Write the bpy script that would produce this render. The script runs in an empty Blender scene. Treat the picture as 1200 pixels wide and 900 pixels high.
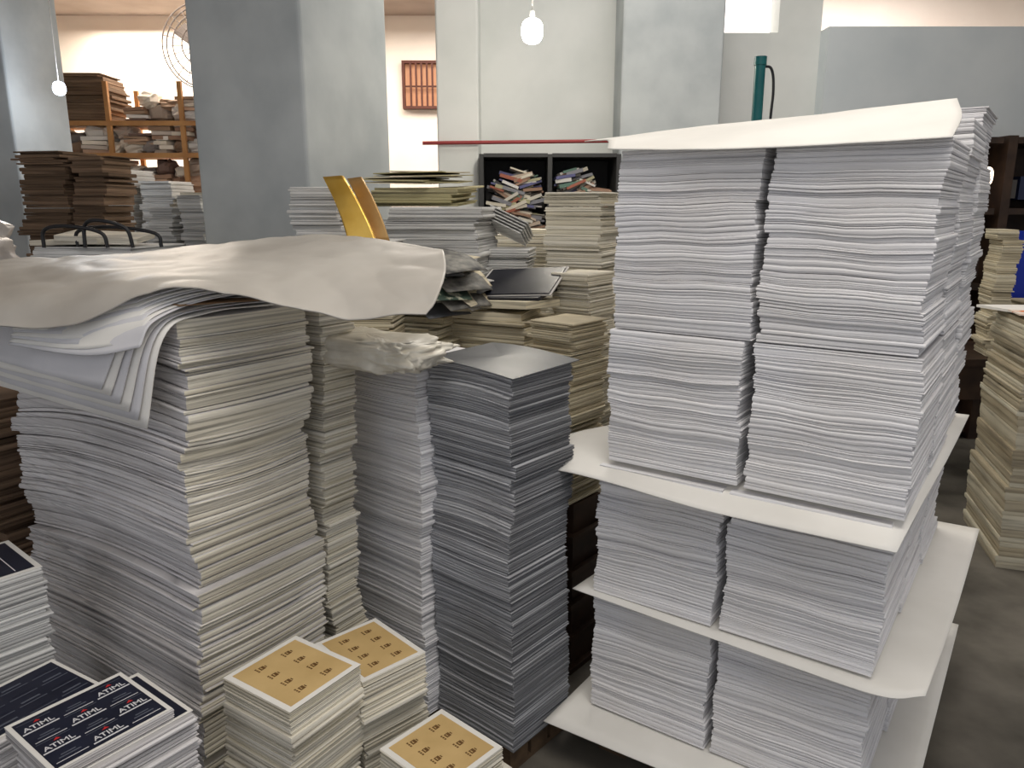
import bpy, math, random
from mathutils import Vector, Matrix, noise, Euler
random.seed(11)
R=random.uniform
scene=bpy.context.scene
scene.view_settings.view_transform='Standard'

# ------------------------------------------------------------ materials
def new_mat(name):
    m=bpy.data.materials.new(name); m.use_nodes=True
    nt=m.node_tree; b=nt.nodes['Principled BSDF']
    return m,nt,b
def N(nt,t,**kw):
    n=nt.nodes.new(t)
    for k,v in kw.items(): setattr(n,k,v)
    return n
def rgb(c): return (c[0],c[1],c[2],1)
def mixc(nt,blend='MIX'):
    n=nt.nodes.new('ShaderNodeMix'); n.data_type='RGBA'; n.blend_type=blend
    return n
def paper_mat(name,c1,c2,zf=260,dark=.62,rough=.85,bump=.25,spec=.2,blot=.86):
    m,nt,b=new_mat(name); L=nt.links
    tc=N(nt,'ShaderNodeTexCoord'); mp=N(nt,'ShaderNodeMapping')
    mp.inputs['Scale'].default_value=(2.5,2.5,zf)
    L.new(tc.outputs['Object'],mp.inputs['Vector'])
    no=N(nt,'ShaderNodeTexNoise'); no.inputs['Scale'].default_value=1; no.inputs['Detail'].default_value=4
    L.new(mp.outputs[0],no.inputs['Vector'])
    cr=N(nt,'ShaderNodeValToRGB')
    cr.color_ramp.elements[0].position=.33; cr.color_ramp.elements[0].color=(dark,dark,dark*1.02,1)
    cr.color_ramp.elements[1].position=.52; cr.color_ramp.elements[1].color=(1,1,1,1)
    L.new(no.outputs[0],cr.inputs[0])
    geo=N(nt,'ShaderNodeNewGeometry')
    mx=mixc(nt); mx.inputs[6].default_value=rgb(c1); mx.inputs[7].default_value=rgb(c2)
    L.new(geo.outputs['Random Per Island'],mx.inputs[0])
    mu=mixc(nt,'MULTIPLY'); mu.inputs[0].default_value=1
    L.new(mx.outputs[2],mu.inputs[6]); L.new(cr.outputs[0],mu.inputs[7])
    n2=N(nt,'ShaderNodeTexNoise'); n2.inputs['Scale'].default_value=4; n2.inputs['Detail'].default_value=4
    L.new(tc.outputs['Object'],n2.inputs['Vector'])
    cr2=N(nt,'ShaderNodeValToRGB'); cr2.color_ramp.elements[0].position=.32; cr2.color_ramp.elements[0].color=(blot,blot*.985,blot*.96,1)
    cr2.color_ramp.elements[1].position=.62
    L.new(n2.outputs[0],cr2.inputs[0])
    mu2=mixc(nt,'MULTIPLY'); mu2.inputs[0].default_value=1
    L.new(mu.outputs[2],mu2.inputs[6]); L.new(cr2.outputs[0],mu2.inputs[7])
    L.new(mu2.outputs[2],b.inputs['Base Color'])
    bp=N(nt,'ShaderNodeBump'); bp.inputs['Strength'].default_value=bump; bp.inputs['Distance'].default_value=.002
    L.new(no.outputs[0],bp.inputs['Height']); L.new(bp.outputs[0],b.inputs['Normal'])
    b.inputs['Roughness'].default_value=rough; b.inputs['Specular IOR Level'].default_value=spec
    return m
def plain_mat(name,c,rough=.7,c2=None,scale=4,bump=0,metal=0,spec=.3,detail=5,lo=.35,hi=.65,bdist=.01):
    m,nt,b=new_mat(name); L=nt.links
    tc=N(nt,'ShaderNodeTexCoord')
    no=N(nt,'ShaderNodeTexNoise'); no.inputs['Scale'].default_value=scale; no.inputs['Detail'].default_value=detail
    L.new(tc.outputs['Object'],no.inputs['Vector'])
    cr=N(nt,'ShaderNodeValToRGB'); cr.color_ramp.elements[0].position=lo; cr.color_ramp.elements[1].position=hi
    cr.color_ramp.elements[0].color=rgb(c); cr.color_ramp.elements[1].color=rgb(c2 if c2 else tuple(min(1,x*1.08) for x in c))
    L.new(no.outputs[0],cr.inputs[0]); L.new(cr.outputs[0],b.inputs['Base Color'])
    b.inputs['Roughness'].default_value=rough; b.inputs['Metallic'].default_value=metal
    b.inputs['Specular IOR Level'].default_value=spec
    if bump:
        bp=N(nt,'ShaderNodeBump'); bp.inputs['Strength'].default_value=bump; bp.inputs['Distance'].default_value=bdist
        L.new(no.outputs[0],bp.inputs['Height']); L.new(bp.outputs[0],b.inputs['Normal'])
    return m
def emit_mat(name,c,s):
    m,nt,b=new_mat(name)
    b.inputs['Base Color'].default_value=rgb(c); b.inputs['Emission Color'].default_value=rgb(c); b.inputs['Emission Strength'].default_value=s
    return m
def multi_mat(name,cols,rough=.6):
    m,nt,b=new_mat(name); L=nt.links
    geo=N(nt,'ShaderNodeNewGeometry'); cr=N(nt,'ShaderNodeValToRGB'); cr.color_ramp.interpolation='CONSTANT'
    e=cr.color_ramp.elements
    e[0].position=0; e[0].color=rgb(cols[0]); e[1].position=1/len(cols); e[1].color=rgb(cols[1])
    for i in range(2,len(cols)):
        x=e.new(i/len(cols)); x.color=rgb(cols[i])
    L.new(geo.outputs['Random Per Island'],cr.inputs[0]); L.new(cr.outputs[0],b.inputs['Base Color'])
    b.inputs['Roughness'].default_value=rough
    return m

P_TOWER=paper_mat('paper_cool_white',(.80,.795,.81),(.92,.915,.93),200,.76,blot=.94)
P_LAV=paper_mat('paper_lavender_white',(.64,.62,.62),(.86,.84,.84),200,.64)
P_CREAM=paper_mat('paper_cream_edge',(.70,.65,.52),(.90,.86,.75),200,.58)
P_CREAM2=paper_mat('paper_old_cream',(.62,.54,.38),(.82,.75,.57),240,.55)
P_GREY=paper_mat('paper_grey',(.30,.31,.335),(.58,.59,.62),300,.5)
P_GREY_SHADE=paper_mat('paper_grey_shaded',(.13,.135,.145),(.28,.285,.30),300,.5)  # shaded copy of the grey paper; shade is put into the colour
P_WHITE=paper_mat('paper_white_bg',(.60,.60,.59),(.82,.82,.80),180,.55)
P_BROWN=paper_mat('cardboard_stack',(.15,.10,.065),(.27,.18,.12),120,.5)
P_OLIVE=paper_mat('paper_olive',(.42,.38,.20),(.64,.58,.36),120,.5)
P_STRIP=paper_mat('paper_striped',(.42,.36,.25),(.66,.62,.49),60,.6)
BOARD=plain_mat('white_board',(.78,.76,.71),.75,(.88,.86,.81),3,.05)
BOARDG=plain_mat('white_board_aged',(.60,.58,.55),.7,(.74,.72,.69),3.5,.1)
SHEET=plain_mat('cover_sheet',(.37,.34,.30),.42,(.52,.49,.44),3.2,.35,spec=.4)
SHEETB=plain_mat('sheet_bluish',(.60,.60,.62),.6,(.74,.73,.75),3,.1)
GREYTOP=plain_mat('grey_cover',(.085,.09,.10),.38,(.14,.145,.155),6,.05)
DARKF=plain_mat('black_folder',(.010,.011,.018),.35,(.018,.02,.03),6,.05)
OCHRE=plain_mat('ochre_print',(.53,.36,.15),.6,(.64,.45,.20),9)
INK=plain_mat('ink_brown',(.14,.07,.02),.6)
NAVY=plain_mat('navy_print',(.010,.012,.026),.4,(.017,.02,.04),9)
WHITE_INK=plain_mat('white_print',(.72,.72,.74),.6)
GREYINK=plain_mat('grey_print',(.10,.11,.14),.6)
RED=plain_mat('red_print',(.6,.03,.03),.6)
WOOD=plain_mat('pallet_wood',(.07,.045,.028),.85,(.14,.09,.05),12,.3)
DARKWOOD=plain_mat('dark_wood',(.03,.018,.013),.5,(.06,.035,.022),9,.1)
WALL=plain_mat('whitewash_wall',(.68,.70,.67),.9,(.80,.81,.78),1.6,.25,detail=9)
WALLB=plain_mat('partition_paint',(.60,.65,.67),.9,(.70,.74,.75),1.6,.2,detail=9)
COLM=plain_mat('column_paint',(.40,.43,.44),.9,(.54,.57,.57),2.6,.5,detail=12)
WALLP=plain_mat('warm_wall',(.84,.75,.67),.9,(.90,.83,.75),1.2,.1)
CEIL=plain_mat('ceiling_plaster',(.40,.33,.28),.9,(.48,.40,.35),2)
FLOOR=plain_mat('concrete_floor',(.075,.068,.056),.75,(.17,.155,.13),3.5,.3,detail=12)
BLACK=plain_mat('black_metal',(.015,.015,.017),.4,spec=.4)
TEAL=plain_mat('teal_pipe',(.01,.11,.12),.35,(.015,.15,.15),6)
GOLD=plain_mat('gold_foil',(.80,.47,.08),.28,(.92,.60,.14),8,.2,metal=.75)
ORANGE=plain_mat('rack_paint',(.40,.19,.07),.6,(.50,.26,.10),8)
REDP=plain_mat('red_pipe_paint',(.30,.05,.05),.5)
BLUE=plain_mat('blue_plastic',(.01,.03,.35),.4)
SACK=plain_mat('plastic_wrap',(.66,.61,.50),.35,(.85,.81,.70),11,.5,spec=.5)
CLOTH=multi_mat('bundle_colors',[(.70,.62,.52),(.56,.48,.42),(.78,.70,.6),(.30,.18,.12),(.50,.32,.22),(.72,.68,.64),(.22,.19,.18),(.16,.10,.08),(.42,.34,.28),(.36,.24,.16)],.8)
BOOKS=multi_mat('book_colors',[(.55,.52,.45),(.05,.05,.05),(.30,.18,.12),(.6,.58,.55),(.10,.18,.14),(.32,.10,.06),(.2,.2,.22),(.60,.55,.45),(.35,.33,.2),(.10,.10,.22),(.45,.36,.28),(.08,.07,.06)],.6)

# ------------------------------------------------------------ mesh helpers
class Acc:
    def __init__(s): s.v=[]; s.f=[]; s.m=[]
def make_obj(name,acc,mats,smooth=False,parent=None,origin=None):
    xs=[p[0] for p in acc.v]; ys=[p[1] for p in acc.v]; zs=[p[2] for p in acc.v]
    c=Vector(((min(xs)+max(xs))/2,(min(ys)+max(ys))/2,min(zs))) if origin is None else Vector(origin)
    me=bpy.data.meshes.new(name)
    me.from_pydata([(p[0]-c.x,p[1]-c.y,p[2]-c.z) for p in acc.v],[],acc.f)
    for m in mats: me.materials.append(m)
    if acc.m and len(mats)>1: me.polygons.foreach_set('material_index',acc.m)
    if smooth: me.polygons.foreach_set('use_smooth',[True]*len(me.polygons))
    me.update()
    o=bpy.data.objects.new(name,me); o.location=c
    scene.collection.objects.link(o)
    if parent: par(o,parent)
    return o
def par(o,p):
    o.parent=p; o.matrix_parent_inverse=Matrix.Translation(p.location).inverted()
def empty(name,loc):
    e=bpy.data.objects.new(name,None); e.location=loc; e.empty_display_size=.1
    scene.collection.objects.link(e); return e
def fr(o,phi,a,b,z):
    c,s=math.cos(phi),math.sin(phi)
    return (o[0]+c*a-s*b, o[1]+s*a+c*b, z)
def slab(acc,o,phi,a0,b0,W,D,z0,z1,zfn=None,ns=4,r=.0012,mats=(0,0,0,0),top=None):
    t=z1-z0; base=len(acc.v)
    per=[]
    for k in range(4):
        for i in range(ns):
            u=i/ns
            per.append(((u,0),(1,u),(1-u,1),(0,1-u))[k])
    n=len(per)
    for zz,ins in ((z0,r),(z0+.3*t,0),(z1-.3*t,0),(z1,r)):
        for (u,v) in per:
            a=a0+ins+u*(W-2*ins); b=b0+ins+v*(D-2*ins)
            dz=zfn(u,v,zz) if zfn else 0
            acc.v.append(fr(o,phi,a,b,zz+dz))
    for j in range(3):
        for i in range(n):
            i2=(i+1)%n
            acc.f.append((base+j*n+i,base+j*n+i2,base+(j+1)*n+i2,base+(j+1)*n+i)); acc.m.append(mats[i//ns])
    tm=mats[0] if top is None else top
    for zz,off,flip in ((z0,0,True),(z1,3*n,False)):
        c=len(acc.v); dz=zfn(.5,.5,zz) if zfn else 0
        acc.v.append(fr(o,phi,a0+W/2,b0+D/2,zz+dz))
        for i in range(n):
            i2=(i+1)%n
            t3=(base+off+i,base+off+i2,c)
            acc.f.append(t3[::-1] if flip else t3); acc.m.append(tm)
def stack(acc,o,phi,W,D,z0,z1,t=(.006,.013),jit=.0015,gj=.004,gn=9,drift=None,zfn=None,mats=(0,0,0,0),top=None,ns=4,gap=.0008,a0=0,b0=0,outl=.12,of=3.0):
    z=z0; ga=gb=0; k=0; gr=0
    while z<z1-1e-4:
        q=random.random()**1.6
        th=min(t[0]+(t[1]-t[0])*q,z1-z)
        if z1-(z+th)<.003: th=z1-z
        if k<=0:
            ga=R(-gj,gj); gb=R(-gj,gj); gr=R(-.004,.004)*min(1.5,gj/.004); k=int(R(.4,1.6)*gn)
        k-=1
        da,db=(drift(z) if drift else (0,0))
        j2=jit*(of if random.random()<outl else 1)
        dw=R(-jit,jit); dd=R(-jit,jit)
        g=gap*(2.2 if random.random()<.12 else (.3 if random.random()<.5 else 1))
        slab(acc,o,phi+gr+R(-.4,.4)*j2,a0+ga+da+R(-j2,j2),b0+gb+db+R(-j2,j2),W+dw,D+dd,z,z+max(th-g,.0008),zfn,ns,min(.0018,th*.25),mats,top if z+th>=z1-1e-4 else None)
        z+=th
def box(acc,o,phi,a0,a1,b0,b1,z0,z1,m=0,tilt=None):
    base=len(acc.v)
    pts=[(a0,b0,z0),(a1,b0,z0),(a1,b1,z0),(a0,b1,z0),(a0,b0,z1),(a1,b0,z1),(a1,b1,z1),(a0,b1,z1)]
    for p in pts: acc.v.append(fr(o,phi,*p))
    for f in ((3,2,1,0),(4,5,6,7),(0,1,5,4),(1,2,6,5),(2,3,7,6),(3,0,4,7)):
        acc.f.append(tuple(base+i for i in f)); acc.m.append(m)
def obox(acc,c,dims,eul,m=0):
    M=Euler(eul).to_matrix(); base=len(acc.v)
    for sz in (-1,1):
        for sx,sy in ((-1,-1),(1,-1),(1,1),(-1,1)):
            p=M@Vector((sx*dims[0]/2,sy*dims[1]/2,sz*dims[2]/2))+Vector(c); acc.v.append(tuple(p))
    for f in ((3,2,1,0),(4,5,6,7),(0,1,5,4),(1,2,6,5),(2,3,7,6),(3,0,4,7)):
        acc.f.append(tuple(base+i for i in f)); acc.m.append(m)
def cat(p0,p1,p2,p3,t):
    return .5*((2*p1)+(-p0+p2)*t+(2*p0-5*p1+4*p2-p3)*t*t+(-p0+3*p1-3*p2+p3)*t**3)
def crow(pts,n):
    P=[Vector(p) for p in pts]; P=[2*P[0]-P[1]]+P+[2*P[-1]-P[-2]]
    out=[]; segs=len(P)-3
    for i in range(n+1):
        x=i/n*segs; k=min(int(x),segs-1); out.append(cat(P[k],P[k+1],P[k+2],P[k+3],x-k))
    return out
def patch(name,rows,mat,nu=40,nv=24,th=.0025,wr=.003,ws=4,parent=None,seed=0,crease=0):
    R1=[crow(r,nu) for r in rows]
    cols=[crow([R1[j][i] for j in range(len(rows))],nv) for i in range(nu+1)]
    acc=Acc()
    for i in range(nu+1):
        for j in range(nv+1):
            p=cols[i][j]; d=noise.noise(Vector((p.x*ws+seed,p.y*ws,p.z*ws*.5)))*wr+noise.noise(Vector((p.x*ws*3,p.y*ws*3+seed,7)))*wr*.35
            if crease: d+=crease*(abs(noise.noise(Vector((p.x*5+seed,p.y*7+p.x*2,3))))-.2)+crease*.5*abs(noise.noise(Vector((p.x*11,p.y*13-p.x*4,seed+9))))
            acc.v.append((p.x,p.y,p.z+d))
    for i in range(nu):
        for j in range(nv):
            a=i*(nv+1)+j; acc.f.append((a,a+nv+1,a+nv+2,a+1)); acc.m.append(0)
    o=make_obj(name,acc,[mat],True,parent)
    s=o.modifiers.new('thickness','SOLIDIFY'); s.thickness=th; s.offset=-1
    return o
def tube(name,pts,r,mat,parent=None,res=10):
    cu=bpy.data.curves.new(name,'CURVE'); cu.dimensions='3D'; cu.bevel_depth=r; cu.bevel_resolution=3; cu.use_fill_caps=True
    sp=cu.splines.new('POLY')
    P=crow(pts,max(res,1)) if len(pts)>2 else [Vector(p) for p in pts]
    c=P[0].copy()
    sp.points.add(len(P)-1)
    for i,p in enumerate(P): sp.points[i].co=(*(p-c),1)
    cu.materials.append(mat)
    o=bpy.data.objects.new(name,cu); o.location=c; scene.collection.objects.link(o)
    if parent: par(o,parent)
    return o
def blob(acc,c,dims,phi,seed,p=2.6,nz=.12,nu=28,nv=16,m=0,fine=0):
    base=len(acc.v)
    for j in range(nv+1):
        th=math.pi*j/nv-math.pi/2
        for i in range(nu):
            ph=2*math.pi*i/nu
            def sg(x,e): return math.copysign(abs(x)**e,x)
            e=2/p*.8
            x=sg(math.cos(th),e)*sg(math.cos(ph),e); y=sg(math.cos(th),e)*sg(math.sin(ph),e); z=sg(math.sin(th),.8)
            d=1+nz*noise.noise(Vector((x*2.2+seed,y*2.2,z*2.2)))+nz*.5*noise.noise(Vector((x*6,y*6+seed,z*6)))
            if fine: d+=fine*abs(noise.noise(Vector((x*14,y*11+seed,z*5))))
            q=fr((c[0],c[1]),phi,x*dims[0]/2*d,y*dims[1]/2*d,c[2]+z*dims[2]/2*d)
            acc.v.append(q)
    for j in range(nv):
        for i in range(nu):
            i2=(i+1)%nu
            acc.f.append((base+j*nu+i,base+j*nu+i2,base+(j+1)*nu+i2,base+(j+1)*nu+i)); acc.m.append(m)
def pallet(name,o,phi,W,D,h=.12,parent=None,z0=0):
    a=Acc(); n=max(4,int(W/.13))
    for i in range(n):
        x=i*(W-.09)/(n-1); box(a,o,phi,x,x+.09,0,D,z0+h-.02,z0+h); box(a,o,phi,x,x+.09,0,D,z0,z0+.015)
    for k in range(3):
        y=k*(D-.08)/2
        box(a,o,phi,0,W,y,y+.08,z0+.0155,z0+h-.0205)
    return make_obj(name,a,[WOOD],parent=parent)
def text(body,size,loc,rotz,mat,parent,name,z):
    cu=bpy.data.curves.new(name,'FONT'); cu.body=body; cu.size=size; cu.align_x='CENTER'; cu.align_y='CENTER'; cu.extrude=.0002
    cu.offset=size*.012
    cu.materials.append(mat)
    o=bpy.data.objects.new(name,cu); o.location=(loc[0],loc[1],z); o.rotation_euler=(0,0,rotz); scene.collection.objects.link(o)
    par(o,parent); return o
D2=math.radians

# ------------------------------------------------------------ room shell
H=4.3
def wallbox(name,x0,x1,y0,y1,z0,z1,mat,phi=0):
    a=Acc(); box(a,(x0,y0),phi,0,x1-x0,0,y1-y0,z0,z1); return make_obj(name,a,[mat])
wallbox('floor',-7,6.5,-3,9.8,-.1,0,FLOOR)
a=Acc(); box(a,(0,0),0,-.55,6.5,-1,9.8,H,H+.1); box(a,(0,0),0,-7,-.551,-1,9.8,3.75,3.85); make_obj('ceiling',a,[CEIL])
wallbox('wall_left',-7,-6.9,-1,9.6,0,3.75,WALL)
wallbox('wall_right',6.4,6.5,-1,9.6,0,H,WALL)
wallbox('wall_back',-6.9,6.4,9.6,9.8,0,H,WALLP)
def holed_wall(name,x0,x1,y0,y1,H,hole,mat):
    hx0,hx1,hz0,hz1=hole; a=Acc()
    box(a,(0,0),0,x0,hx0,y0,y1,0,H); box(a,(0,0),0,hx1,x1,y0,y1,0,H)
    box(a,(0,0),0,hx0,hx1,y0,y1,0,hz0); box(a,(0,0),0,hx0,hx1,y0,y1,hz1,H)
    return make_obj(name,a,[mat])
holed_wall('wall_inner',-.52,2.24,6.0,6.2,H,(1.52,1.93,2.83,3.4),WALL)
wallbox('wall_partition',2.24,6.4,5.85,6.05,0,2.84,WALLB)
a=Acc(); box(a,(0,0),0,1.50,1.95,6.20,6.22,2.80,3.43,0)
make_obj('window_1',a,[emit_mat('daylight_glass',(1,.93,.89),1.6)])
def column(name,o,phi,W,D,h=H):
    a=Acc(); box(a,o,phi,0,W,0,D,0,h); ob=make_obj(name,a,[COLM])
    b=ob.modifiers.new('bev','BEVEL'); b.width=.015; b.segments=3
    return ob
c22=D2(-22)
cx=(-.845-math.cos(c22)*.584, 3.3-math.sin(c22)*.584)
column('concrete_column',cx,c22,.584,.665,3.75)
ob=column('concrete_column',(-.52,5.6),0,.29,.4); ob.data.materials[0]=WALL
column('concrete_column',(.75,5.6),0,.69,.4)
column('concrete_column',(-3.70,5.1),D2(-10),.62,.5,3.75)
a=Acc(); box(a,(0,0),0,-6.9,-.6,6.8,7.1,3.50,3.749); make_obj('ceiling_beam',a,[WALLP])
a=Acc()
box(a,(0,0),0,-1.28,-.72,9.5,9.6,2.72,2.75,0); box(a,(0,0),0,-1.28,-.72,9.5,9.6,3.22,3.25,0)
box(a,(0,0),0,-1.28,-1.25,9.5,9.6,2.75,3.22,0); box(a,(0,0),0,-.75,-.72,9.5,9.6,2.75,3.22,0)
for i in range(7): box(a,(0,0),0,-1.19+i*.063,-1.168+i*.063,9.50,9.52,2.75,3.22,0)
for z in (2.96,): box(a,(0,0),0,-1.25,-.75,9.521,9.53,z,z+.018,0)
box(a,(0,0),0,-1.25,-.75,9.585,9.6,2.75,3.22,1)
make_obj('window_2',a,[plain_mat('window_wood',(.09,.03,.02),.6),emit_mat('sunlit_pane',(.62,.30,.16),.35)])
tube('red_pipe',[(-.62,5.57,2.03),(.75,5.57,2.045)],.013,REDP)

# ------------------------------------------------------------ big white tower on pallet
TO=(.263,2.025); TP=D2(-35)
tower=empty('palletized_paper_stack',(TO[0]+.6,TO[1]+.3,0))
pallet('pallet',fr(TO,TP,0,0.0,0)[:2],TP,.76,1.12,.125,tower)
def T(a,b,z): return fr(TO,TP,a,b,z)
def tsag(amp,z0,z1,s,tilt):
    def f(u,v,z):
        k=(z-z0)/(z1-z0); return 4*k*(1-k)*(amp*math.sin(math.pi*(u*.9+.05))*(.6+.4*math.cos(v*3+s))+tilt*(u-.5)+.003*math.sin(u*9+z*25+s))
    return f
layers=[(.138,.50,-.03,.335,.72),(.510,.90,-.03,.335,.72),(.915,1.283,.0,.372,.745),(1.286,1.735,.005,.38,.74)]
for li,(z0,z1,a0,am,a1) in enumerate(layers):
    for ci in range(2):
        for di in range(3):
            # the seam between the two columns wanders; rear columns butt up closer so the seam stays dark
            sm=.0105 if di==0 else .003
            acc=Acc(); A0=(a0,am+sm)[ci]; A1=(am-sm,a1)[ci]
            if di: A0+=(.02,.02)[ci]; A1+=(.02,.0)[ci]
            b0=di*.37; zz=z1
            if li==3: zz=z1+(0,.07,.13)[di]+R(-.003,.003)
            ph=random.random()*6
            dr=lambda z,ph=ph,li=li: (.005*math.sin(z*9+ph)+.003*math.sin(z*31+ph),.003*math.sin(z*13+ph))
            stack(acc,TO,TP,A1-A0,.355,z0,zz,t=(.0025,.017),jit=.0017,gj=.0045,gn=6,drift=dr,zfn=tsag(R(-.012,.003),z0,zz,ph,R(-.012,.012)),a0=A0,b0=b0+.005,ns=6,gap=.0006,outl=.07,of=2.6)
            make_obj('sheets_l%d_c%d_d%d'%(li,ci,di),acc,[P_TOWER],parent=tower)
patch('board_bottom',[[T(-.11,-.14,.130),T(.2,-.13,.130),T(.5,-.12,.133),T(.83,-.10,.130)],
                      [T(-.10,.5,.136),T(.2,.5,.136),T(.5,.5,.136),T(.83,.5,.134)],
                      [T(-.08,1.15,.136),T(.2,1.15,.136),T(.5,1.15,.136),T(.83,1.16,.134)]],BOARD,wr=.0005,parent=tower)
patch('board_mid_low',[[T(-.09,-.02,.510),T(.2,-.03,.506),T(.5,-.04,.503),T(.74,-.04,.500),T(.83,.02,.500)],
                      [T(-.06,.5,.508),T(.2,.5,.508),T(.5,.5,.507),T(.7,.5,.507),T(.845,.5,.502)],
                      [T(-.05,1.12,.508),T(.2,1.13,.508),T(.5,1.15,.507),T(.7,1.16,.506),T(.85,1.17,.505)]],BOARD,wr=.001,parent=tower)
patch('board_mid_high',[[T(-.31,-.02,.850),T(-.15,-.04,.872),T(.0,-.06,.880),T(.35,-.07,.866),T(.745,-.065,.868)],
                      [T(-.20,.14,.925),T(-.1,.12,.918),T(0,.12,.912),T(.35,.12,.912),T(.76,.12,.911)],
                      [T(-.06,.6,.91),T(-.03,.6,.912),T(.0,.6,.912),T(.35,.6,.912),T(.77,.6,.911)],
                      [T(-.03,1.13,.91),T(-.01,1.13,.912),T(.05,1.13,.912),T(.35,1.13,.912),T(.775,1.13,.914)]],BOARD,wr=.0015,parent=tower)
patch('board_top',[[T(-.01,-.025,1.742),T(.25,-.035,1.730),T(.5,-.035,1.728),T(.750,-.025,1.734)],
                   [T(-.12,.17,1.782),T(.2,.15,1.780),T(.5,.14,1.783),T(.745,.13,1.788)],
                   [T(-.27,.31,1.794),T(.1,.36,1.822),T(.42,.36,1.834),T(.715,.29,1.840)]],BOARD,wr=.003,parent=tower,th=.003)

# ------------------------------------------------------------ left big stack with draped covers
LP=D2(-34)
big=empty('draped_paper_stack',(-1.1,2.0,0))
cL=(-.70,1.60)
LW,LD=.78,.35
LO=fr(cL,LP,-LW,0,0)[:2]
def lz(u,v,z):
    k=max(0,min(1,z/1.37)); w=math.sin(z*14)*.5+.5
    return k*(-.045*(1-u)**2 + .034*math.sin(math.pi*u)*(1-.4*w) - .016*math.sin(math.pi*v)*w)*(1 if z<1.25 else (1.42-z)/.17)
acc=Acc()
def ldr(z): 
    k=1-min(1,z/1.37); return (-.05*k*.83+.008*math.sin(z*17),-.05*k*.5+.007*math.sin(z*11))
stack(acc,LO,LP,LW+.02,LD+.03,0,.74,t=(.004,.022),jit=.0035,gj=.008,gn=5,drift=ldr,zfn=lz,mats=(0,1,0,0),ns=9,b0=-.01,gap=.0012)
stack(acc,LO,LP,LW,LD,.742,1.368,t=(.004,.022),jit=.0035,gj=.008,gn=5,drift=ldr,zfn=lz,mats=(0,1,0,0),ns=9,gap=.0012)
make_obj('sheets',acc,[P_LAV,P_CREAM],parent=big)
def L(r,b,z):
    return fr(cL,LP,-b,r,z)
for k in range(6):
    d=k*.006; s=k*.012
    patch('hanging_sheet_low_%d'%k,[
        [L(.30,.01+s,1.376+d),L(.30,.25,1.366+d),L(.30,.5,1.35+d),L(.30,.85,1.33+d)],
        [L(.06,.0+s,1.376+d),L(.06,.25,1.368+d),L(.05,.5,1.35+d),L(.05,.85,1.34+d)],
        [L(-.04-d,.0+s,1.335+d),L(-.05-d,.25,1.33+d),L(-.06-d,.5,1.33+d),L(-.07-d,.85,1.32+d)],
        [L(-.075-d*1.2,.035+s*1.6,1.145+d*2.6),L(-.10-d*1.2,.25,1.16+d*2.6),L(-.13-d*1.2,.5,1.18+d*2.6),L(-.15-d,.85,1.21+d*2.6)]],SHEETB if k%2 else BOARD,wr=.005,seed=k,parent=big)
for k in range(7):
    d=k*.006; s=k*.012
    patch('hanging_sheet_high_%d'%k,[
        [L(.32,-.0+s*.3,1.410+d*.4),L(.32,.2,1.408+d*.4),L(.32,.5,1.404+d*.4)],
        [L(.08,-.012+s*.3,1.408+d*.8),L(.08,.2,1.406+d),L(.05,.5,1.402+d)],
        [L(-.05+s*.3,.0+s,1.375+d),L(-.07,.16,1.365+d),L(-.10,.38,1.352+d)],
        [L(-.085+s*.5,.01+s*1.2,1.322+d*1.6),L(-.13+s*.3,.15+s,1.30+d*1.5),L(-.18+s*.2,.36,1.31+d)]],BOARD if k%2 else SHEETB,wr=.003,seed=k+9,parent=big)
patch('cover_sheet_top',[
 [(-1.55,2.02,1.45),(-1.25,2.15,1.462),(-.964,2.2,1.480),(-.53,2.15,1.522),(-.30,2.0,1.512),(-.165,1.87,1.50)],
 [(-1.45,1.85,1.43),(-1.1,1.85,1.450),(-.8,1.85,1.47),(-.45,1.85,1.480),(-.28,1.80,1.475),(-.150,1.76,1.462)],
 [(-1.30,1.68,1.400),(-1.02,1.66,1.412),(-.74,1.68,1.452),(-.42,1.68,1.434),(-.28,1.67,1.428),(-.155,1.66,1.418)],
 [(-1.22,1.63,1.372),(-.945,1.59,1.352),(-.683,1.58,1.436),(-.36,1.59,1.374),(-.27,1.59,1.370),(-.180,1.60,1.374)]],SHEET,nu=110,nv=60,wr=.006,ws=3.2,parent=big,th=.003,crease=.013)
patch('brown_strip',[[L(.0,-.01,1.40),L(.10,-.012,1.397),L(.2,-.012,1.392)],[L(.0,.06,1.402),L(.1,.05,1.40),L(.2,.05,1.395)]],plain_mat('kraft',(.25,.15,.08),.8),nu=8,nv=4,wr=.001,parent=big)

acc=Acc(); o2=fr((-.495,1.93),LP,-.45,0,0)[:2]
stack(acc,o2,LP,.45,.115,0,1.36,t=(.004,.014),jit=.003,gj=.008,gn=6,mats=(0,0,0,0),drift=lambda z:(.008*math.sin(z*8),.01*math.sin(z*6)))
make_obj('paper_stack',acc,[P_CREAM])

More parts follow.
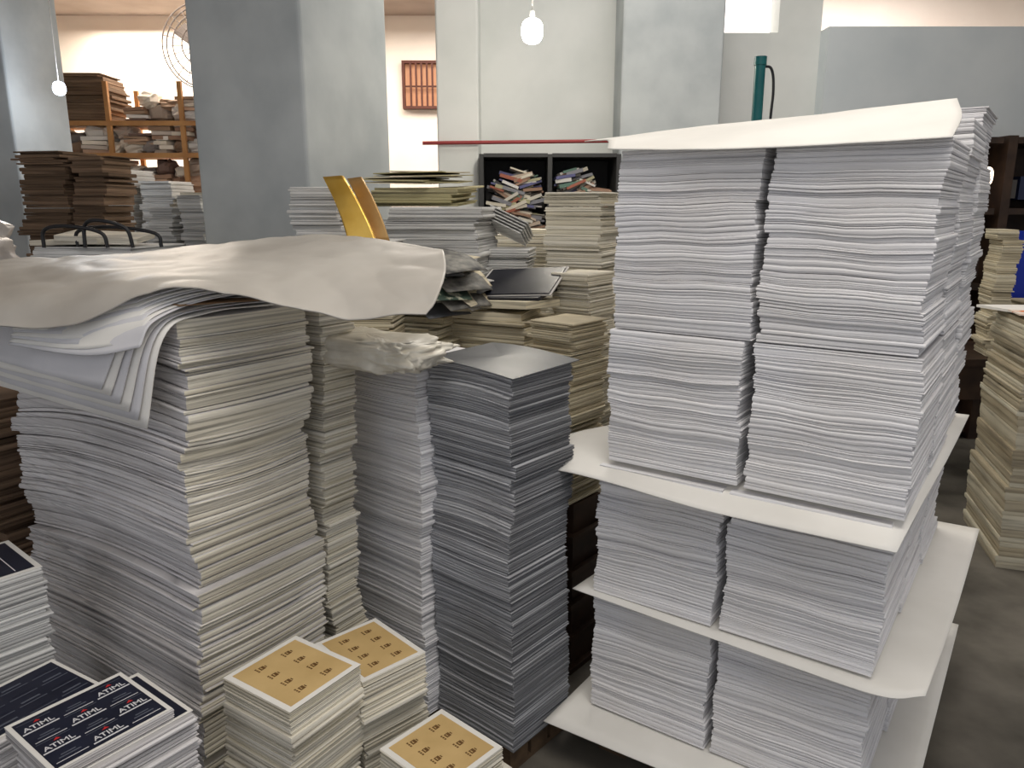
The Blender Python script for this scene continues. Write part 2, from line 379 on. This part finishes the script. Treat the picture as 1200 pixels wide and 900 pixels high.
GP=D2(-40)
gC=(0,1.9); gO=fr(gC,GP,-.30,0,0)[:2]
pallet('wooden_pallet',fr(gC,GP,-.67,.005,0)[:2],GP,.66,.27,.08)
acc=Acc(); lO=fr((-.262,2.057),GP,-.34,0,0)[:2]
stack(acc,lO,GP,.34,.25,.081,1.185,t=(.0028,.015),jit=.0024,gj=.005,gn=7,drift=lambda z:(.004*math.sin(z*10),0),zfn=lambda u,v,z:.006*math.sin(z*16)*math.sin(u*3.1))
make_obj('paper_stack',acc,[P_TOWER])
acc=Acc()
stack(acc,gO,GP,.30,.262,.081,1.186,t=(.0025,.010),jit=.0022,gj=.007,gn=14,drift=lambda z:(.004*math.sin(z*7),.006*math.sin(z*9)),mats=(0,1,1,0),zfn=lambda u,v,z:-.012*min(1,z)*(1-math.cos((u-.3)*2))*.9+.006*math.sin(z*18)*math.sin(u*3.1),ns=6)  # right and rear faces take the shade-coloured grey
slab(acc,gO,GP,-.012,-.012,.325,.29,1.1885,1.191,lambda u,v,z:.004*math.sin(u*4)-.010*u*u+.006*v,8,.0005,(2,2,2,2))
make_obj('grey_paper_stack',acc,[P_GREY,P_GREY_SHADE,GREYTOP])

acc=Acc(); blob(acc,(-.392,2.03,1.228),(.44,.22,.085),D2(-33),3,p=4.2,nz=.20,nu=110,nv=40,fine=.10)
ob=make_obj('wrapped_parcel',acc,[SACK],True)

# ------------------------------------------------------------ label stacks
def label_yellow(name,A,phi,W,D,z):
    acc=Acc(); o=A
    stack(acc,o,phi,W+.006,D+.006,0,z-.05,t=(.003,.012),jit=.0035,gj=.012,gn=7,mats=(0,0,0,0),b0=-.003,a0=-.003)
    stack(acc,o,phi,W,D,z-.05,z,t=(.002,.005),jit=.0016,gj=.001,gn=20,mats=(0,0,0,0))
    box(acc,o,phi,.0,W,.0,D,z,z+.0008,1)
    box(acc,o,phi,.012,W-.012,.013,D-.013,z+.0009,z+.0013,2)
    for i in range(4):
        for j in range(2):
            ca=W*(.2+.2*i); cb=D*(.32+.36*j)
            box(acc,o,phi,ca-.006,ca+.006,cb-.002,cb+.010,z+.0014,z+.0017,3)
            box(acc,o,phi,ca-.0035,ca+.0035,cb+.001,cb+.003,z+.0018,z+.0020,2)
            for q in range(3): box(acc,o,phi,ca-.008+q*.006,ca-.004+q*.006,cb-.010,cb-.006,z+.0014,z+.0017,3)
            box(acc,o,phi,ca-.0035,ca+.0035,cb+.012,cb+.0145,z+.0014,z+.0017,3)
    return make_obj(name,acc,[P_CREAM,BOARD,OCHRE,INK])
label_yellow('yellow_label_sheet_stack',(-.597,1.411),D2(-33.5),.203,.192,.65)
label_yellow('yellow_label_sheet_stack',(-.464,1.618),D2(-46.6),.206,.17,.60)
label_yellow('yellow_label_sheet_stack',(-.275,1.387),D2(-42),.186,.175,.50)

def navy_sheet(acc,o,phi,a0,b0,W,D,z,texts,lines=False):
    box(acc,o,phi,a0,a0+W,b0,b0+D,z,z+.0008,1)
    box(acc,o,phi,a0+.010,a0+W-.006,b0+.008,b0+D-.008,z+.0009,z+.0012,2)
    nr=4; nc=3
    for r in range(nr):
        aa=a0+.018+(W-.03)*(r+.5)/nr
        for c in range(nc):
            bb=b0+.008+(D-.016)*(c+.5)/nc
            texts.append((aa,bb,(r+c)%2))
            if lines:
                box(acc,o,phi,aa+.006,aa+.0085,bb-.026,bb+.026,z+.0013,z+.0016,3)
                box(acc,o,phi,aa-.006,aa-.001,bb-.018,bb+.018,z+.0013,z+.0016,3 if (r+c)%2 else 2)
L1o=(-.901,1.19); L1p=D2(-36.7)
acc=Acc(); tx=[]
stack(acc,L1o,L1p,.20,.235,0,.676,t=(.003,.010),jit=.003,gj=.008,gn=7,b0=.006)
navy_sheet(acc,L1o,L1p,-.006,.012,.20,.232,.6765,[])
stack(acc,L1o,L1p,.19,.208,.6785,.699,t=(.002,.004),jit=.001,gj=.001,gn=20)
navy_sheet(acc,L1o,L1p,0,0,.19,.208,.6995,tx)
for (aa,bb,k) in tx:
    if k==0:
        box(acc,L1o,L1p,aa+.014,aa+.0175,bb-.030,bb+.030,.7009,.7012,3)
        box(acc,L1o,L1p,aa-.019,aa-.0178,bb-.028,bb+.028,.7009,.7012,5)
        p=[(aa-.016,bb+.003),(aa-.009,bb-.004),(aa-.009,bb+.008)]
        b0=len(acc.v)
        for q in p: acc.v.append(fr(L1o,L1p,q[0],q[1],.7012))
        acc.f.append((b0,b0+1,b0+2)); acc.m.append(4)
    else:
        box(acc,L1o,L1p,aa-.004,aa-.001,bb-.012,bb+.012,.7009,.7012,5)
        box(acc,L1o,L1p,aa+.003,aa+.006,bb-.018,bb+.018,.7009,.7012,5)
        box(acc,L1o,L1p,aa+.014,aa+.0155,bb-.026,bb+.026,.7009,.7012,3)
ob=make_obj('black_label_sheet_stack',acc,[P_LAV,BOARD,NAVY,WHITE_INK,RED,GREYINK])
for i,(aa,bb,k) in enumerate(tx):
    if k==0:
        w=fr(L1o,L1p,aa+.004,bb,0); text('ATIML',.018,w,L1p+math.pi/2,WHITE_INK,ob,'label_text_%d'%i,.7012)
L2o=(-1.085,1.297); L2p=D2(-30)
acc=Acc(); stack(acc,L2o,L2p,.17,.2,0,.655,t=(.003,.010),jit=.003,gj=.007,gn=7); navy_sheet(acc,L2o,L2p,0,0,.17,.2,.6555,[],True)
make_obj('black_label_sheet_stack',acc,[P_LAV,BOARD,NAVY,GREYINK])
L3p=D2(50); L3o=fr((-1.076,1.621),L3p,-.25,0,0)[:2]
acc=Acc(); stack(acc,L3o,L3p,.25,.22,0,.795,t=(.005,.012),jit=.003,gj=.005,gn=7,mats=(0,0,0,0))
box(acc,L3o,L3p,0,.25,0,.22,.7955,.797,1); box(acc,L3o,L3p,.012,.238,.012,.208,.7972,.7976,2)
for i in range(5): box(acc,L3o,L3p,.02+i*.045,.022+i*.045,.02,.2,.7978,.798,3)
make_obj('black_label_sheet_stack',acc,[P_WHITE,BOARD,NAVY,WHITE_INK])

# ------------------------------------------------------------ mid background stacks
def bgstack(name,o,phi,W,D,z0,z1,mat,t=(.006,.022),jit=.005,gj=.014,top=None):
    acc=Acc(); stack(acc,o,phi,W,D,z0,z1,t=t,jit=jit,gj=gj,gn=5,ns=2,mats=(0,0,0,0),top=(1 if top else None))
    return make_obj(name,acc,[mat]+([top] if top else []))
acc=Acc()
stack(acc,(-.50,3.12),D2(-12),.38,.34,0,1.60,t=(.006,.02),jit=.006,gj=.016,gn=5,ns=2)
stack(acc,(-.56,3.16),D2(-12),.36,.30,1.601,1.675,t=(.006,.014),jit=.014,gj=.014,gn=3,ns=2,mats=(1,1,1,1),zfn=lambda u,v,z:.015*u*v)
for i in range(7): obox(acc,(-.42+R(-.03,.1),3.22,1.695+i*.007),(R(.26,.36),R(.2,.26),.004),(R(.0,.08),R(-.04,.05),R(-.5,.2)),1 if i%3 else 2)
make_obj('mixed_paper_stack',acc,[P_WHITE,P_OLIVE,P_CREAM2])
acc=Acc(); stack(acc,(-.80,2.75),D2(-8),.34,.3,0,1.48,t=(.006,.02),jit=.005,gj=.012,gn=5,ns=2)
stack(acc,(-.80,2.86),D2(-8),.19,.16,1.481,1.67,t=(.006,.02),jit=.01,gj=.012,gn=4,ns=2)
make_obj('paper_stack',acc,[P_WHITE])
g=empty('gold_foil_sheets',(-.55,2.7,1.48))
def flat4(tl,tr,br,bl,bow=.01):
    tl,tr,br,bl=map(Vector,(tl,tr,br,bl)); rows=[]
    for j in range(4):
        v=j/3; a=tl.lerp(bl,v); b=tr.lerp(br,v)
        rows.append([tuple(a.lerp(b,i/3)+Vector((bow*math.sin(v*3.1),-bow*math.sin(v*3.1),0))) for i in range(4)])
    return rows
patch('foil_front',flat4((-.625,2.66,1.695),(-.555,2.62,1.70),(-.440,2.55,1.485),(-.535,2.57,1.485)),GOLD,nu=16,nv=16,wr=.005,parent=g,th=.012)
patch('foil_back',flat4((-.555,2.70,1.69),(-.505,2.68,1.695),(-.41,2.62,1.485),(-.465,2.62,1.485)),plain_mat('foil_shadow_side',(.45,.27,.10),.35,(.6,.38,.16),9,.3,metal=.5),nu=16,nv=16,wr=.005,parent=g,seed=5,th=.010)
bgstack('paper_stack',(-.62,2.555),D2(-5),.22,.17,0,1.478,P_CREAM2)
bgstack('paper_stack',(.14,3.35),D2(-25),.25,.26,0,1.66,P_CREAM)
acc=Acc(); stack(acc,(-.10,3.78),D2(-15),.30,.3,0,1.47,t=(.006,.02),jit=.006,gj=.014,gn=4,ns=2)
obox(acc,(.10,3.9,1.482),(.26,.22,.02),(0,.02,-.1)); make_obj('paper_stack',acc,[P_CREAM])
acc=Acc(); stack(acc,(-.27,2.86),D2(-28),.36,.26,0,1.205,t=(.006,.02),jit=.008,gj=.016,gn=4,ns=3)
obox(acc,(-.09,2.87,1.222),(.34,.25,.03),(.03,.03,D2(-18)),0)
obox(acc,(-.02,2.84,1.253),(.32,.23,.026),(-.05,-.04,D2(-34)),0)
obox(acc,(.00,2.88,1.283),(.30,.22,.012),(.10,-.05,D2(-24)),1)
obox(acc,(.03,2.90,1.325),(.32,.24,.004),(.36,-.06,D2(-22)),2)
obox(acc,(.03,2.894,1.3285),(.30,.22,.004),(.36,-.06,D2(-22)),1)
obox(acc,(-.20,2.84,1.25),(.2,.2,.02),(-.1,.1,D2(-50)),0)
for i in range(6): obox(acc,(-.16+R(-.05,.03),2.92+R(-.03,.05),1.27+i*.012),(.22,.18,.004),(R(0,.3),R(-.1,.2),R(-1,0)),(0,2,1,0,1,2)[i])
make_obj('folder_pile',acc,[P_CREAM2,DARKF,BOARDG])
acc=Acc(); stack(acc,(.06,2.52),D2(-40),.17,.2,.62,1.24,t=(.004,.014),jit=.004,gj=.012,gn=6,ns=3)
for i in range(5): box(acc,(.05,2.52),D2(-40),0,.2,0,.22,i*.124,i*.124+.02,1); box(acc,(.05,2.52),D2(-40),.02,.18,.03,.19,i*.124+.0205,i*.124+.1235,1)  # dark base added to paint the gap below the stack dark
make_obj('paper_stack',acc,[P_CREAM2,DARKWOOD])
bgstack('paper_stack',(.16,2.90),D2(-35),.16,.2,0,1.36,P_CREAM)
hp=empty('loose_sheet_heap',(-.36,2.8,0))
acc=Acc(); stack(acc,(-.46,2.78),D2(-20),.22,.26,0,1.25,t=(.006,.02),jit=.01,gj=.018,gn=4,ns=2); 
for i in range(14):
    obox(acc,(-.31+R(-.05,.06),2.84+R(-.04,.06),1.265+i*.012),(R(.2,.28),R(.16,.22),R(.003,.010)),(R(-.15,.10),R(-.08,.16),R(-1,.2)),0)
make_obj('base_sheets',acc,[P_CREAM2],parent=hp)
GP1=plain_mat('grey_page',(.06,.06,.06),.6,(.25,.24,.21),25); GP2=plain_mat('green_page',(.05,.08,.06),.6,(.50,.50,.38),30,lo=.5,hi=.6)
for i in range(15):
    ang=R(-1.1,-.2); c,s=math.cos(ang),math.sin(ang); ox,oy,oz=-.36+R(-.07,.10),2.82+R(-.03,.08),1.43-.011*i+R(0,.01)
    def q(a,b,z): return (ox+c*a-s*b,oy+s*a+c*b,oz+z)
    w=R(.10,.15)
    patch('loose_sheet_%d'%i,[[q(-w,-.09,-.02),q(0,-.10,.0),q(w,-.10,-.01),q(w*1.7,-.10,-.05)],[q(-w,0,-.015),q(0,0,.006),q(w,0,-.004),q(w*1.75,0,-.045)],[q(-w,.09,-.01),q(0,.09,.01),q(w,.09,0),q(w*1.7,.09,-.05)]],(GP1,BOARDG,GREYTOP,GP2,GP1,P_CREAM2)[i%6],nu=12,nv=6,wr=.008,parent=hp,seed=i)
acc=Acc(); stack(acc,(-.10,3.22),D2(-10),.17,.2,0,1.43,t=(.006,.02),jit=.005,gj=.01,gn=4,ns=2)
for i in range(5): obox(acc,(-.03+i*.008,3.33,1.50+i*.010),(.18,.20,.005),(-.35,.42,-.3),0)
make_obj('leaning_paper_pile',acc,[P_WHITE])

# dark book shelf against the wall
sh=empty('book_shelf',(.25,5.6,0))
acc=Acc(); X0,X1,Y0,Y1=-.225,.745,5.45,5.99
box(acc,(0,0),0,X0,X1,Y1-.02,Y1,0,1.95)
for x in (X0,.245,X1-.03): box(acc,(0,0),0,x,x+.03,Y0,Y1-.021,0,1.95)
for z in (.3,.75,1.12,1.93):
    box(acc,(0,0),0,X0+.031,.244,Y0,Y1-.021,z,z+.025); box(acc,(0,0),0,.276,X1-.031,Y0,Y1-.021,z,z+.025)
make_obj('frame',acc,[plain_mat('shelf_metal',(.05,.05,.05),.5)],parent=sh)
acc=Acc()
for bi,bay in enumerate(((X0+.035,.24),(.28,X1-.035))):
    for base,top in ((.325,.7),(.775,1.08),(1.145,1.89)):
        n=300 if base>1 else 24
        for i in range(n):
            k=(i+.5)/n
            w=R(.10,.17)
            fx=R(0,1); x=bay[0]+w*.5+fx*(bay[1]-bay[0]-w)
            hump=(.88+.09*math.cos((fx-(.25 if bi else .55))*5))
            zz=base+.03+(top-base-.05)*k*hump
            ang=(.42 if (int(k*4)+bi)%2 else -.38)*(1 if fx<.6 else -.6)+R(-.2,.2)
            if fx<.12 or fx>.88: ang*=.5
            obox(acc,(x,R(Y0+.09,Y0+.2),zz),(w*.95,.16,R(.010,.026)),(R(-.08,.08),ang,R(-.15,.15)))
make_obj('books',acc,[BOOKS],parent=sh)

bl=empty('hanging_light_bulb',(.11,4.5,2.53))
acc=Acc(); blob(acc,(.11,4.5,2.53),(.118,.118,.13),0,0,p=2,nz=0,nu=24,nv=14)
make_obj('glass',acc,[emit_mat('bulb_glow',(1,.98,.90),25)],True,bl)
tube('holder',[(.11,4.5,2.592),(.11,4.5,2.63)],.014,BOARDG,bl)
tube('cord',[(.11,4.5,2.63),(.11,4.5,H)],.0035,BOARDG,bl)

tp=empty('teal_pipe_post',(1.10,3.6,0))
tube('pipe',[(1.09,3.6,0),(1.09,3.6,2.21)],.024,TEAL,tp)
tube('cap',[(1.09,3.6,2.205),(1.09,3.6,2.24)],.028,TEAL,tp)
tube('cable',[(1.10,3.6,2.20),(1.14,3.6,2.19),(1.155,3.6,2.10),(1.15,3.6,1.9),(1.15,3.6,1.2),(1.14,3.6,.0)],.006,BLACK,tp,40)

# ------------------------------------------------------------ left background
bgstack('cardboard_stack',(-2.76,4.42),D2(-12),.29,.3,0,1.90,P_BROWN,t=(.01,.03),jit=.012,gj=.03)
bgstack('cardboard_stack',(-2.42,4.36),D2(-12),.20,.24,0,1.87,P_BROWN,t=(.01,.03),jit=.012,gj=.02)
bgstack('paper_stack',(-1.95,4.25),D2(-12),.14,.3,0,1.60,P_WHITE)
bgstack('paper_stack',(-1.77,4.2),D2(-12),.14,.3,0,1.66,P_WHITE)
bgstack('paper_stack',(-2.95,5.75),D2(-8),.2,.3,0,1.86,P_WHITE)
bgstack('paper_stack',(-2.68,5.70),D2(-8),.24,.3,0,1.78,P_WHITE)
bgstack('paper_stack',(-2.36,5.6),D2(-8),.26,.3,0,1.70,P_CREAM)
bgstack('cardboard_stack',(-1.95,2.35),D2(-30),.5,.35,0,1.05,P_BROWN,t=(.01,.03),jit=.012,gj=.02)
rk=empty('storage_rack',(-3.3,7.1,0))
acc=Acc()
for x in (-4.75,-4.05,-3.42,-2.80,-2.0):
    for y in (6.8,7.35): box(acc,(0,0),0,x,x+.035,y,y+.035,0,2.62 if x>-3.5 else 2.5)
for z in (.5,1.2,1.70,2.02,2.28):
    box(acc,(0,0),0,-4.8,-1.9,6.79,6.799,z-.015,z+.025); box(acc,(0,0),0,-4.7,-1.96,6.86,7.34,z,z+.02)
make_obj('frame',acc,[ORANGE],parent=rk)
acc=Acc(); k=0
for z,h in ((1.22,.42),(1.72,.27),(2.04,.21),(2.30,.24)):
    for row in (0,1):
        x=-4.65
        while x<-2.15:
            w=R(.10,.26); hh=h*R(.45,.7)
            if not(z>2.2 and -4.15<x<-3.35):
                zz=z+hh/2+.003+row*hh*.75
                if R(0,1)<.65:
                    blob(acc,(x+w/2,6.98+R(0,.1),zz),(w,.3,hh),R(-.2,.2),k,p=R(2.2,4),nz=.3,nu=14,nv=9)
                else:
                    for j in range(4): obox(acc,(x+w/2,7.0,z+row*hh*.8+hh*(j+.5)/4),(w*R(.85,1),.32,hh/4.6),(0,R(-.06,.06),R(-.2,.2)))
            x+=w*.92; k+=1
make_obj('bundles',acc,[CLOTH],False,rk)
acc=Acc(); stack(acc,(-4.12,6.9),0,.66,.36,2.305,2.70,t=(.012,.03),jit=.02,gj=.03,ns=2,gn=4)
make_obj('cardboard_pile',acc,[P_BROWN],parent=rk)
acc=Acc(); 
for i in range(6): box(acc,(-5.2,6.8),0,0,.35,0,.35,.02+i*.36,.34+i*.36,0)
make_obj('crate_tower',acc,[multi_mat('crates',[(.02,.12,.10),(.5,.5,.5),(.2,.12,.1),(.05,.2,.16)])])
fc=Vector((-3.16,8.5,3.2)); fn=empty('wall_fan',fc)
FANM=plain_mat('fan_cage',(.06,.05,.045),.6,spec=.1)
for r,dy in ((.42,-.06),(.40,0),(.3,-.09),(.2,-.11),(.1,-.12)):
    tube('ring',[fc+Vector((r*math.cos(t*math.pi/12),dy,r*math.sin(t*math.pi/12))) for t in range(25)],.007,FANM,fn,48)
for i in range(24):
    t=i*math.pi/12; tube('spoke_%d'%i,[fc+Vector((.1*math.cos(t),-.12,.1*math.sin(t))),fc+Vector((.3*math.cos(t),-.09,.3*math.sin(t))),fc+Vector((.42*math.cos(t),-.06,.42*math.sin(t)))],.004,FANM,fn,6)
acc=Acc()
for i in range(3):
    obox(acc,tuple(fc+Vector((.17*math.cos(i*2.1+.4),-.03,.17*math.sin(i*2.1+.4)))),(.26,.012,.16),(.5,-(i*2.1+.4),0))
make_obj('blades',acc,[FANM],parent=fn)
tube('bracket',[tuple(fc),(fc.x,9.6,fc.z)],.03,FANM,fn)
acc=Acc(); blob(acc,(-2.75,4.95,2.30),(.07,.07,.08),0,0,p=2,nz=0,nu=16,nv=10)
ld=empty('led_lamp',(-2.75,4.95,2.30)); make_obj('bulb',acc,[emit_mat('led_glow',(.75,.85,1),14)],True,ld)
tube('lamp_cord',[(-2.75,4.95,2.34),(-2.75,4.95,3.75)],.003,BOARDG,ld)
bk=empty('wire_hoop_bundle',(-1.6,3.0,0))
acc=Acc(); stack(acc,(-1.84,3.0),D2(-10),.42,.34,0,1.45,t=(.006,.02),jit=.005,gj=.012,gn=5,ns=2); make_obj('stack',acc,[P_WHITE],parent=bk)
for i,(x,y,w,h) in enumerate(((-1.76,2.93,.22,.05),(-1.66,2.98,.30,.045),(-1.60,2.92,.16,.07))):
    tube('hoop_%d'%i,[(x,y,1.45),(x+.01,y,1.465+h),(x+w*.5,y-.02,1.48+h),(x+w,y,1.465+h*.8),(x+w+.02,y,1.45)],.007,BLACK,bk,24)
acc=Acc(); obox(acc,(-1.60,3.08,1.485),(.30,.2,.02),(.08,.05,.1)); obox(acc,(-1.7,3.1,1.467),(.3,.22,.02),(0,-.03,-.2))
make_obj('papers',acc,[P_CREAM],parent=bk)
acc=Acc(); blob(acc,(-2.12,2.92,1.42),(.38,.4,.26),0,8,p=2.6,nz=.3,nu=40,nv=20)
blob(acc,(-2.12,2.92,.65),(.42,.40,1.3),0,5,p=4,nz=.1,nu=30,nv=16)
make_obj('plastic_covered_bundle',acc,[plain_mat('plastic_grey',(.42,.39,.37),.3,(.58,.55,.53),14,.5,spec=.6)],True)

# ------------------------------------------------------------ right side
rp=D2(-17)
acc=Acc(); stack(acc,(2.2,3.22),rp,.5,.58,.0,.74,t=(.02,.06),jit=.004,gj=.006,gn=3,ns=3)
stack(acc,(2.2,3.22),rp,.49,.56,.742,1.115,t=(.01,.03),jit=.006,gj=.012,gn=3,ns=3)
obox(acc,(2.46,3.62,1.125),(.34,.3,.012),(0,.03,.2),1)
obox(acc,(2.36,3.42,1.135),(.2,.18,.006),(0,0,-.3),2)
make_obj('book_stack',acc,[P_STRIP,BOARD,plain_mat('orange_label',(.75,.2,.04),.6,(.8,.7,.6),6,lo=.48,hi=.52)])
tb=empty('dark_table',(2.8,4.5,0)); acc=Acc()
box(acc,(2.35,4.15),0,0,1.2,0,.6,.74,.78)
for x in (.0,1.14):
    for y in (0,.54): box(acc,(2.35,4.15),0,x,x+.06,y,y+.06,0,.739)
box(acc,(2.35,4.15),0,.061,1.139,.01,.03,.55,.739)
make_obj('table',acc,[DARKWOOD],parent=tb)
bgstack('paper_stack',(2.64,4.22),D2(-15),.10,.22,.782,1.48,P_CREAM2)
bgstack('paper_stack',(2.86,4.22),D2(-8),.3,.3,.782,1.08,P_CREAM2)
cb=empty('dark_cabinet',(3.2,5.4,0)); acc=Acc()
box(acc,(2.5,5.2),0,0,2.2,.45,.47,0,2.05)
for x in (0,.72,1.45,2.14): box(acc,(2.5,5.2),0,x,x+.06,0,.449,0,2.05)
for z in (.05,.55,1.05,1.55,2.0):
    for x in (.061,.781,1.511): box(acc,(2.5,5.2),0,x,x+.625,.0,.449,z,z+.04)
make_obj('carcass',acc,[DARKWOOD],parent=cb)
acc=Acc()
for z in (.095,.595,1.095,1.595):
    for i in range(16):
        obox(acc,(R(2.7,4.5),5.45,z+.12+R(-.03,.05)),(R(.08,.3),.2,R(.1,.2)),(0,0,R(-.1,.1)))
make_obj('contents',acc,[multi_mat('dark_things',[(.03,.03,.04),(.08,.05,.04),(.05,.05,.06),(.12,.02,.015),(.02,.03,.08),(.10,.09,.08)])],parent=cb)
acc=Acc(); blob(acc,(3.06,5.12,1.79),(.07,.05,.12),0,0,p=2,nz=0,nu=16,nv=10); make_obj('cabinet_bright_spot',acc,[emit_mat('spot_glow',(1,.8,.6),4)],True,cb)  # small glowing blob for a bright spot at the cabinet
acc=Acc(); slab(acc,(2.99,4.58),0,0,0,.36,.12,.782,1.46,None,2,.01); make_obj('blue_plastic_bin',acc,[BLUE])

# ------------------------------------------------------------ lights
def area(name,loc,size,power,col,rot=(0,0,0),sy=None):  # area lamps added as overhead fill
    l=bpy.data.lights.new(name,'AREA'); l.energy=power; l.color=col; l.size=size
    if sy: l.shape='RECTANGLE'; l.size_y=sy
    o=bpy.data.objects.new(name,l); o.location=loc; o.rotation_euler=rot; scene.collection.objects.link(o); return o
area('overhead_fill_front',(.5,.7,3.6),1.6,50,(1,.95,.88))
area('overhead_fill_mid',(1.0,4.3,4.1),1.6,44,(1,.96,.90))  # added to brighten the column's right face and the inner wall
area('overhead_fill_left_bay',(-3.6,8.2,3.6),2.5,260,(1,.90,.78))  # added fill, brightens the left bay in place of daylight
area('overhead_fill_back',(-.6,8.2,3.6),1.5,80,(1,.92,.84))
area('overhead_fill_right_bay',(3.6,7.8,4.1),2,160,(1,.92,.88))
area('overhead_fill_right',(3.2,3.0,4.1),1.0,8,(1,.95,.88))
def pt(name,loc,e,c,r=.05):
    l=bpy.data.lights.new(name,'POINT'); l.energy=e; l.color=c; l.shadow_soft_size=r
    o=bpy.data.objects.new(name,l); o.location=loc; scene.collection.objects.link(o)
pt('bulb_light',(.11,4.40,2.44),18,(1,.92,.78))
pt('led_light',(-2.68,4.85,2.27),5,(.8,.88,1))
w=bpy.data.worlds.new('world'); scene.world=w; w.use_nodes=True
w.node_tree.nodes['Background'].inputs[0].default_value=(.94,.95,1,1); w.node_tree.nodes['Background'].inputs[1].default_value=.62

# ------------------------------------------------------------ camera
cam=bpy.data.cameras.new('camera'); cam.lens=27; cam.sensor_width=36; cam.clip_start=.05
co=bpy.data.objects.new('camera',cam); co.location=(0,0,1.6); co.rotation_euler=(D2(77),0,0)
scene.collection.objects.link(co); scene.camera=co
